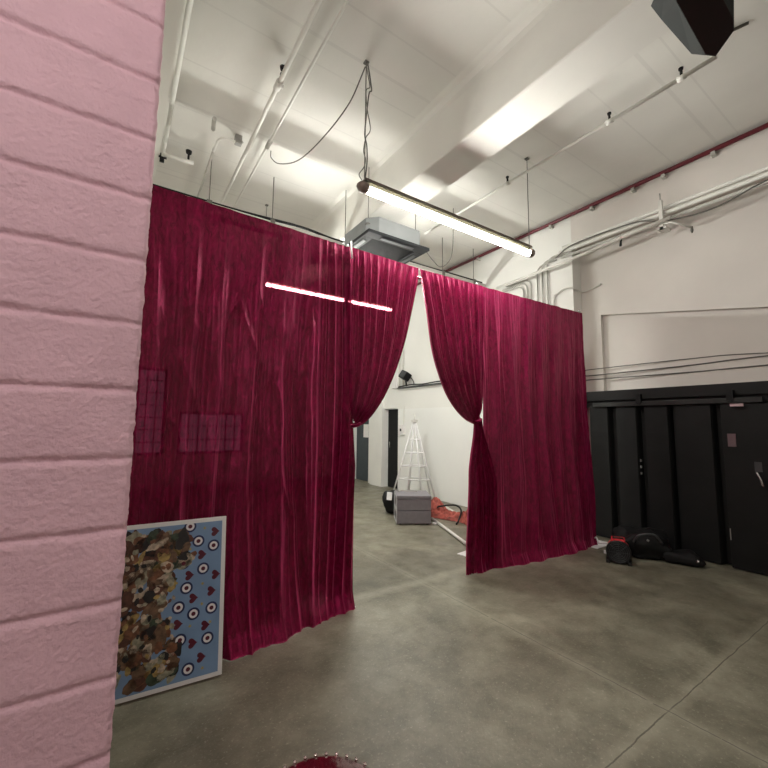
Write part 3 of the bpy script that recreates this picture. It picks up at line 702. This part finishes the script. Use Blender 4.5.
MB().lathe([(.0, .365), (.16, .365), (.185, .375), (.19, .40), (.18, .425), (.15, .438), (0, .44)], (5.36, 1.045, 0), 28).build('seat', MT['redpl'], t)
MB().lathe([(.15, .34), (.16, .366)], (5.36, 1.045, 0), 24).build('seat_ring', MT['black'], t)
for k in range(4):
    a = pi/4+k*pi/2
    MB().tube([(5.36+.12*cos(a), 1.045+.12*sin(a), .35), (5.36+.16*cos(a), 1.045+.16*sin(a), .0)], .011, 8).build('leg', MT['black'], t)

# ------------------------------------------------------------------ round maroon pouf at the bottom edge
t = thing('round_pouf', (.52, 1.03, 0), 'round maroon studded pouf top at the bottom edge', 'pouf')
px, py, pr = .535, 1.085, .195
MB().lathe([(pr-.02, 0.03), (pr, .06), (pr, .405)], (px, py, 0), 48).build('body', MT['satinmar'], t)
mb = MB(); prof = [(pr, .405), (pr+.008, .42), (pr+.004, .437), (pr-.015, .448), (pr-.06, .455), (pr-.12, .458), (0, .459)]
mb.lathe(prof, (px, py, 0), 48).build('cushion', MT['satinmar'], t)
for k in range(36):
    a = 2*pi*k/36; c0 = (px+(pr-.003)*cos(a), py+(pr-.003)*sin(a), .4465)
    MB().lathe([(.006, -.002), (.005, .0025), (0, .004)], c0, 8).build('stud', MT['studs'], t)
for k in range(4):
    a = pi/4+k*pi/2; MB().lathe([(.018, 0), (.015, .032)], (px+.13*cos(a), py+.13*sin(a), 0), 12).build('foot', MT['black'], t)

# ------------------------------------------------------------------ leaning poster
t = thing('framed_poster', (.34, 2.66, 0), 'large sky-blue poster leaning on the curtain beside the pink wall', 'poster')
# local frame: s along the floor (from left), h up the face, thickness back
pL = Vector((.0, 2.665, .012)); pR = Vector((.622, 2.628, .012)); top = Vector((.660, 2.735, .905))
S = (pR-pL); S.normalize(); Hh = (top-pR); HH = Hh.length; Hh.normalize(); Hh = (Hh - S*Hh.dot(S)).normalized(); Nn = S.cross(Hh).normalized()
W = .625
O = pR - S*W
def PP(s, h, d=0.): return O + S*s + Hh*h + Nn*d         # Nn points to the viewer
def slab(mb, s0, s1, h0, h1, d0, d1, mi=0):
    vs = [PP(s, h, d) for d in (d0, d1) for (s, h) in ((s0, h0), (s1, h0), (s1, h1), (s0, h1))]
    mb.add(vs, [(3, 2, 1, 0), (4, 5, 6, 7), (0, 1, 5, 4), (1, 2, 6, 5), (2, 3, 7, 6), (3, 0, 4, 7)], mi); return mb
slab(MB(), 0, W, 0, HH, -.014, 0).build('backing_board', MT['offw'], t, bevel=.001)
m_ = .024
art = MB(); slab(art, m_, W-m_, m_, HH-m_, 0, .0012, 0)
def flat(poly, lay, mi):
    art.add([PP(s, h, .0012+.0006*lay) for s, h in poly], [tuple(range(len(poly)))], mi)
def disc(s, h, r, lay, mi, n=20): flat([(s+r*cos(2*pi*k/n), h+r*sin(2*pi*k/n)) for k in range(n)], lay, mi)
def blob(s, h, rx, ry, lay, mi, seed, n=22, rot=0.):
    pts = []
    for k in range(n):
        a = 2*pi*k/n; q = 1+.35*N3(cos(a)*1.5+seed, sin(a)*1.5, seed)
        x, y = rx*q*cos(a), ry*q*sin(a)
        pts.append((min(W-m_, max(m_, s+x*cos(rot)-y*sin(rot))), min(HH-m_, max(m_, h+x*sin(rot)+y*cos(rot)))))
    flat(pts, lay, mi)
X0 = W
# ring targets, hearts, dots: (fraction of the visible width from the right edge, fraction of height from the top)
def F(fx, fy): return (W - .545*(1-fx), HH*(1-fy))
def clampdisc(s, h, r, lay, mi):
    n = 24; pts = [(s+r*cos(2*pi*k/n), min(HH-m_, h+r*sin(2*pi*k/n))) for k in range(n)]; flat(pts, lay, mi)
rings = [(.62, .045), (.71, .145), (.87, .185), (.57, .275), (.77, .325), (.61, .43), (.54, .54), (.69, .595), (.87, .58), (.57, .735), (.84, .76), (.66, .915)]
for fx, fy in rings:
    s, h = F(fx, fy)
    clampdisc(s, h, .034, 1, 1); clampdisc(s, h, .0235, 2, 2); clampdisc(s, h, .0115, 3, 3)
hearts = [(.88, .095), (.75, .235), (.63, .355), (.90, .375), (.68, .50), (.86, .475), (.54, .64), (.81, .68), (.69, .77), (.78, .865)]
for fx, fy in hearts:
    s, h = F(fx, fy); pts = []
    for k in range(28):
        a = 2*pi*k/28; hx = 16*sin(a)**3; hy = 13*cos(a)-5*cos(2*a)-2*cos(3*a)-cos(4*a)
        pts.append((s - hy*.0017, h + hx*.0017))       # lying on its side
    flat(pts, 1, 3)
for fx, fy in [(.77, .065), (.63, .19), (.77, .42), (.77, .545), (.66, .665), (.50, .10), (.51, .39), (.86, .665), (.47, .85), (.80, .93)]:
    s, h = F(fx, fy); flat([(s+(.012 if k % 2 else .005)*cos(pi*k/5), h+(.012 if k % 2 else .005)*sin(pi*k/5)) for k in range(10)], 1, 4)
# plain patchwork of loose shapes on the left half
rs = random.Random(5)
for k in range(330):
    fy = .07+.86*rs.random(); edge = .50+.10*sin(fy*9)+(.05 if .15 < fy < .3 else 0)
    fx = edge - rs.random()*.72
    s, h = F(fx, fy); blob(s, h, .022+.030*rs.random(), .016+.020*rs.random(), 1+(k % 5)*.6, 5+rs.choice([0, 0, 1, 2, 3, 4, 5, 5, 6, 7, 7]), k*1.7, rot=rs.random()*2)
for k in range(90):
    fy = .10+.78*rs.random(); fx = .50 - rs.random()*.70
    s, h = F(fx, fy); blob(s, h, .008+.012*rs.random(), .006+.010*rs.random(), 5+(k % 3)*.4, 5+rs.choice([1, 3, 3, 6, 5, 4]), k*2.3, rot=rs.random()*2)
art.build('print', [MT['blue'], MT['navy'], MT['pw'], MT['pmar'], MT['pgold'], MT['p1'], MT['p2'], MT['p3'], MT['p4'], MT['p5'], MT['p6'], MT['p7'], MT['p8']], t, fixn=False)

# ------------------------------------------------------------------ beyond the opening
t = thing('storage_case', (3.90, 4.95, 0), 'grey two-tier storage case on the floor seen through the opening', 'case')
Mc = Matrix.Translation((3.61, 5.0, 0)) @ Matrix.Rotation(math.atan2(-.27, .45), 4, 'Z')
CW, CD = .52, .50
MB().box((0, 0, .015), (CW, CD, .205), M=Mc).build('lower_box', MT['case'], t, bevel=.008)
MB().box((0, 0, .213), (CW, CD, .375), M=Mc).build('upper_box', MT['case'], t, bevel=.008)
MB().box((-.006, -.006, .38), (CW+.006, CD+.006, .43), M=Mc).build('lid', MT['case'], t, bevel=.01)
for (a, b_) in ((0, .21), (.21, .42)):
    mb = MB()
    for y in (-.004, CD-.035): mb.box((-.008, y, a+.012), (.001, y+.035, b_), M=Mc)
    mb.box((-.008, 0, a+.012), (.001, CD, a+.03), M=Mc); mb.box((-.008, 0, b_-.02), (.001, CD, b_), M=Mc)
    mb.build('edge_trim', MT['caseedge'], t)
    MB().box((-.006, .14, a+.09), (.002, .36, a+.13), M=Mc).build('side_handle', MT['dgrey'], t)
for (x, y) in ((.03, .03), (CW-.07, .03), (.03, CD-.07), (CW-.07, CD-.07)):
    MB().box((x, y, 0), (x+.04, y+.04, .016), M=Mc).build('foot', MT['rubber'], t)
tag(MB().tube(spline([(3.80, 5.24, .445), (3.86, 5.20, .46), (3.93, 5.16, .445), (4.0, 5.1, .448), (4.05, 5.06, .445)], 6), .007, 8).build('coiled_strap', MT['steel']), 'small grey strap lying on top of the grey case', 'strap')
t = thing('rucksack', (3.98, 5.78, 0), 'black and white bag on the floor behind the grey case', 'bag')
mb, M = bag('b', (4.02, 5.70), (.26, .24, .36), '', .4, 5.); mb.build('body', MT['black'], t)
MB().add([M @ Vector(p) for p in ((-.168, -.08, .24), (-.168, .02, .24), (-.150, .02, .37), (-.150, -.08, .37), (-.14, -.08, .24), (-.14, .02, .24), (-.13, .02, .37), (-.13, -.08, .37))],
         [(0, 1, 2, 3), (4, 5, 6, 7), (0, 1, 5, 4), (1, 2, 6, 5), (2, 3, 7, 6), (3, 0, 4, 7)]).build('white_flap', MT['white'], t, bevel=.01)

# pyramid frame
ap = Vector((4.93, 6.32, 1.52))
t = thing('pyramid_frame', (5.12, 6.40, 0), 'white open pyramid stand of thin rods against the far wall', 'stand')
feet = [(4.66, 6.66), (4.82, 6.36), (5.00, 6.10), (5.28, 6.02), (5.40, 6.30), (5.15, 6.72)]
ap = Vector((5.06, 6.42, 1.56))
for fx, fy in feet:
    MB().tube([(fx, fy, 0), (ap.x+(fx-ap.x)*.05, ap.y+(fy-ap.y)*.05, ap.z)], .014, 8).build('leg', MT['white'], t)
for z in (.42, .68, .94, 1.20):
    k = 1-z/1.62; pts = [(ap.x+(fx-ap.x)*k, ap.y+(fy-ap.y)*k, z) for fx, fy in feet]
    MB().tube(pts+[pts[0]], .013, 8).build('rung', MT['white'], t)
MB().box((ap.x-.06, ap.y-.04, 1.55), (ap.x+.06, ap.y+.04, 1.60)).tube([(ap.x, ap.y, 1.6), (ap.x, ap.y, 1.72)], .010, 8).build('cap', MT['pipew'], t)

# wall boxes and rail
t = thing('electrical_box', (5.46, 7.42, 1.36), 'small white electrical box on the far wall beside the black doorway', 'electrical box')
MB().box((5.43, 7.30, 1.27), (5.485, 7.50, 1.50)).build('cover', MT['offw'], t, bevel=.004)
MB().box((5.425, 7.37, 1.35), (5.44, 7.43, 1.41)).build('switch', MT['dgrey'], t)
MB().tube([(5.47, 7.33, 1.46), (5.47, 7.33, 1.95)], .008, 8).build('conduit', MT['pipew'], t)
t = thing('cable_rail', (5.44, 6.7, 2.36), 'dark cable rail fixed along the far wall above the white boarding', 'rail')
MB().box((5.42, 5.2, 2.335), (5.50, 7.56, 2.36)).build('rail', MT['dgrey'], t)
MB().tube(spline([(5.43, 7.5, 2.375), (5.43, 7.0, 2.395), (5.43, 6.6, 2.375), (5.43, 6.1, 2.39), (5.43, 5.3, 2.375)], 6), .013, 8).build('cable', MT['black'], t)
t = thing('spotlight', (5.38, 7.11, 2.37), 'black spotlight standing on the far wall cable rail', 'spotlight')
Ms = Matrix.Translation((5.33, 7.12, 2.60)) @ Matrix.Rotation(radians(20), 4, 'X') @ Matrix.Rotation(radians(25), 4, 'Y')
MB().box((-.07, -.11, -.09), (.09, .11, .09), M=Ms).build('head', MT['black'], t, bevel=.01)
MB().box((-.085, -.09, -.07), (-.07, .09, .07), M=Ms).build('lens_frame', MT['dgrey'], t)
MB().tube([(5.40, 7.15, 2.37), (5.36, 7.13, 2.56)], .02, 8).build('bracket', MT['black'], t)
MB().tube(spline([(5.36, 7.0, 2.56), (5.37, 6.90, 2.50), (5.40, 6.88, 2.42), (5.43, 6.92, 2.38)], 6), .010, 8).build('lead', MT['black'], t)
for y, r, lb in ((7.36, .022, 'pinkish white vertical pipe nearer the spotlight on the far wall'), (7.50, .022, 'white vertical pipe further from the spotlight on the far wall')):
    tag(MB().tube([(5.46, y, 2.36), (5.46, y, ZC)], r, 10).build('vertical_pipe', MT['pipew']), lb, 'pipe', 'vertical pipes on the far wall')
tag(MB().box((5.44, 7.62, 2.36), (5.503, 7.80, 2.72)).build('junction_box', MT['offw'], bevel=.004), 'pale junction box on the far wall left of the vertical pipes', 'junction box')

# loose poles and cloth on the floor
tag(MB().tube([(4.28, 4.97, .021), (3.72, 3.62, .021)], .021, 12).build('floor_pole', MT['pipew']), 'white pole lying on the floor nearer the opening', 'pole', 'white poles lying on the floor')
tag(MB().tube([(5.30, 6.00, .021), (4.55, 4.35, .021)], .021, 12).build('floor_pole', MT['pipew']), 'white pole lying further back, under the orange cloth', 'pole', 'white poles lying on the floor')
mb = MB(); nu, nv = 90, 46; vs = []
A = Vector((4.66, 5.42)); B = Vector((4.50, 4.05)); D = (B-A); Ln = D.length; D.normalize(); Q = Vector((D.y, -D.x))
for j in range(nv+1):
    for i in range(nu+1):
        s = i/nu; w = (j/nv-.5)
        wid = .34+.16*sin(s*5+1)+.06*N3(s*7, 0, 2)
        ctr = .06*sin(s*8)
        h = (.13+.05*sin(s*9+1)+.05*N3(s*6, 1, 4))*(cos(w*pi)**.7 if abs(w) < .5 else 0) * (1-.5*s*0)
        h *= .35+.9*abs(sin((w*3.2+s*4+1.0*N3(s*6, w*5, 6))*3.1)); h += .035*N3(s*22, w*16, 8)*(h > .01)
        p = A + D*(s*Ln) + Q*(w*wid+ctr)
        vs.append((p.x, p.y, .008+max(0, h)))
mb.add(vs, [(j*(nu+1)+i, j*(nu+1)+i+1, (j+1)*(nu+1)+i+1, (j+1)*(nu+1)+i) for j in range(nv) for i in range(nu)], 0, True)
t = thing('crumpled_cloth', (4.6, 4.8, 0), 'crumpled orange-red cloth on the floor beside the right curtain', 'cloth')
mb.build('cloth', MT['orange'], t, fixn=False)
MB().tube(spline([(4.60, 5.2, .10), (4.50, 5.05, .17), (4.66, 4.85, .21), (4.60, 4.65, .17), (4.45, 4.55, .06), (4.35, 4.5, .02)], 8), .014, 8).build('dark_strap', MT['black'], t)
tag(MB().box((4.10, 4.70, 0), (4.16, 4.76, .03)).build('castor_block', MT['white'], bevel=.006), 'small white block on the floor by the grey case corner', 'block')

# ------------------------------------------------------------------ world, camera
w = bpy.data.worlds.new('World'); bpy.context.scene.world = w; w.use_nodes = True
w.node_tree.nodes['Background'].inputs[0].default_value = (.8, .85, 1, 1); w.node_tree.nodes['Background'].inputs[1].default_value = .3
cam = bpy.data.cameras.new('camera'); co = bpy.data.objects.new('camera', cam); C.objects.link(co)
cam.sensor_width = 36; cam.lens = 397.778803/768*36; cam.clip_start = .02
R_ = Matrix(((0.830125185743792, -0.06523527396825538, -0.5537477178500344),
             (-0.5574757041731624, -0.07816990896874375, -0.8265048726949255),
             (0.010630863110364716, 0.9948034099067538, -0.10125789049463607)))
co.matrix_world = Matrix.Translation((0, 0, 1.5)) @ R_.to_4x4()
sc = bpy.context.scene; sc.camera = co
sc.view_settings.view_transform = 'Standard'; sc.view_settings.look = 'None'
sc.view_settings.gamma = 1; sc.view_settings.exposure = 0.9; sc.view_settings.use_curve_mapping = False
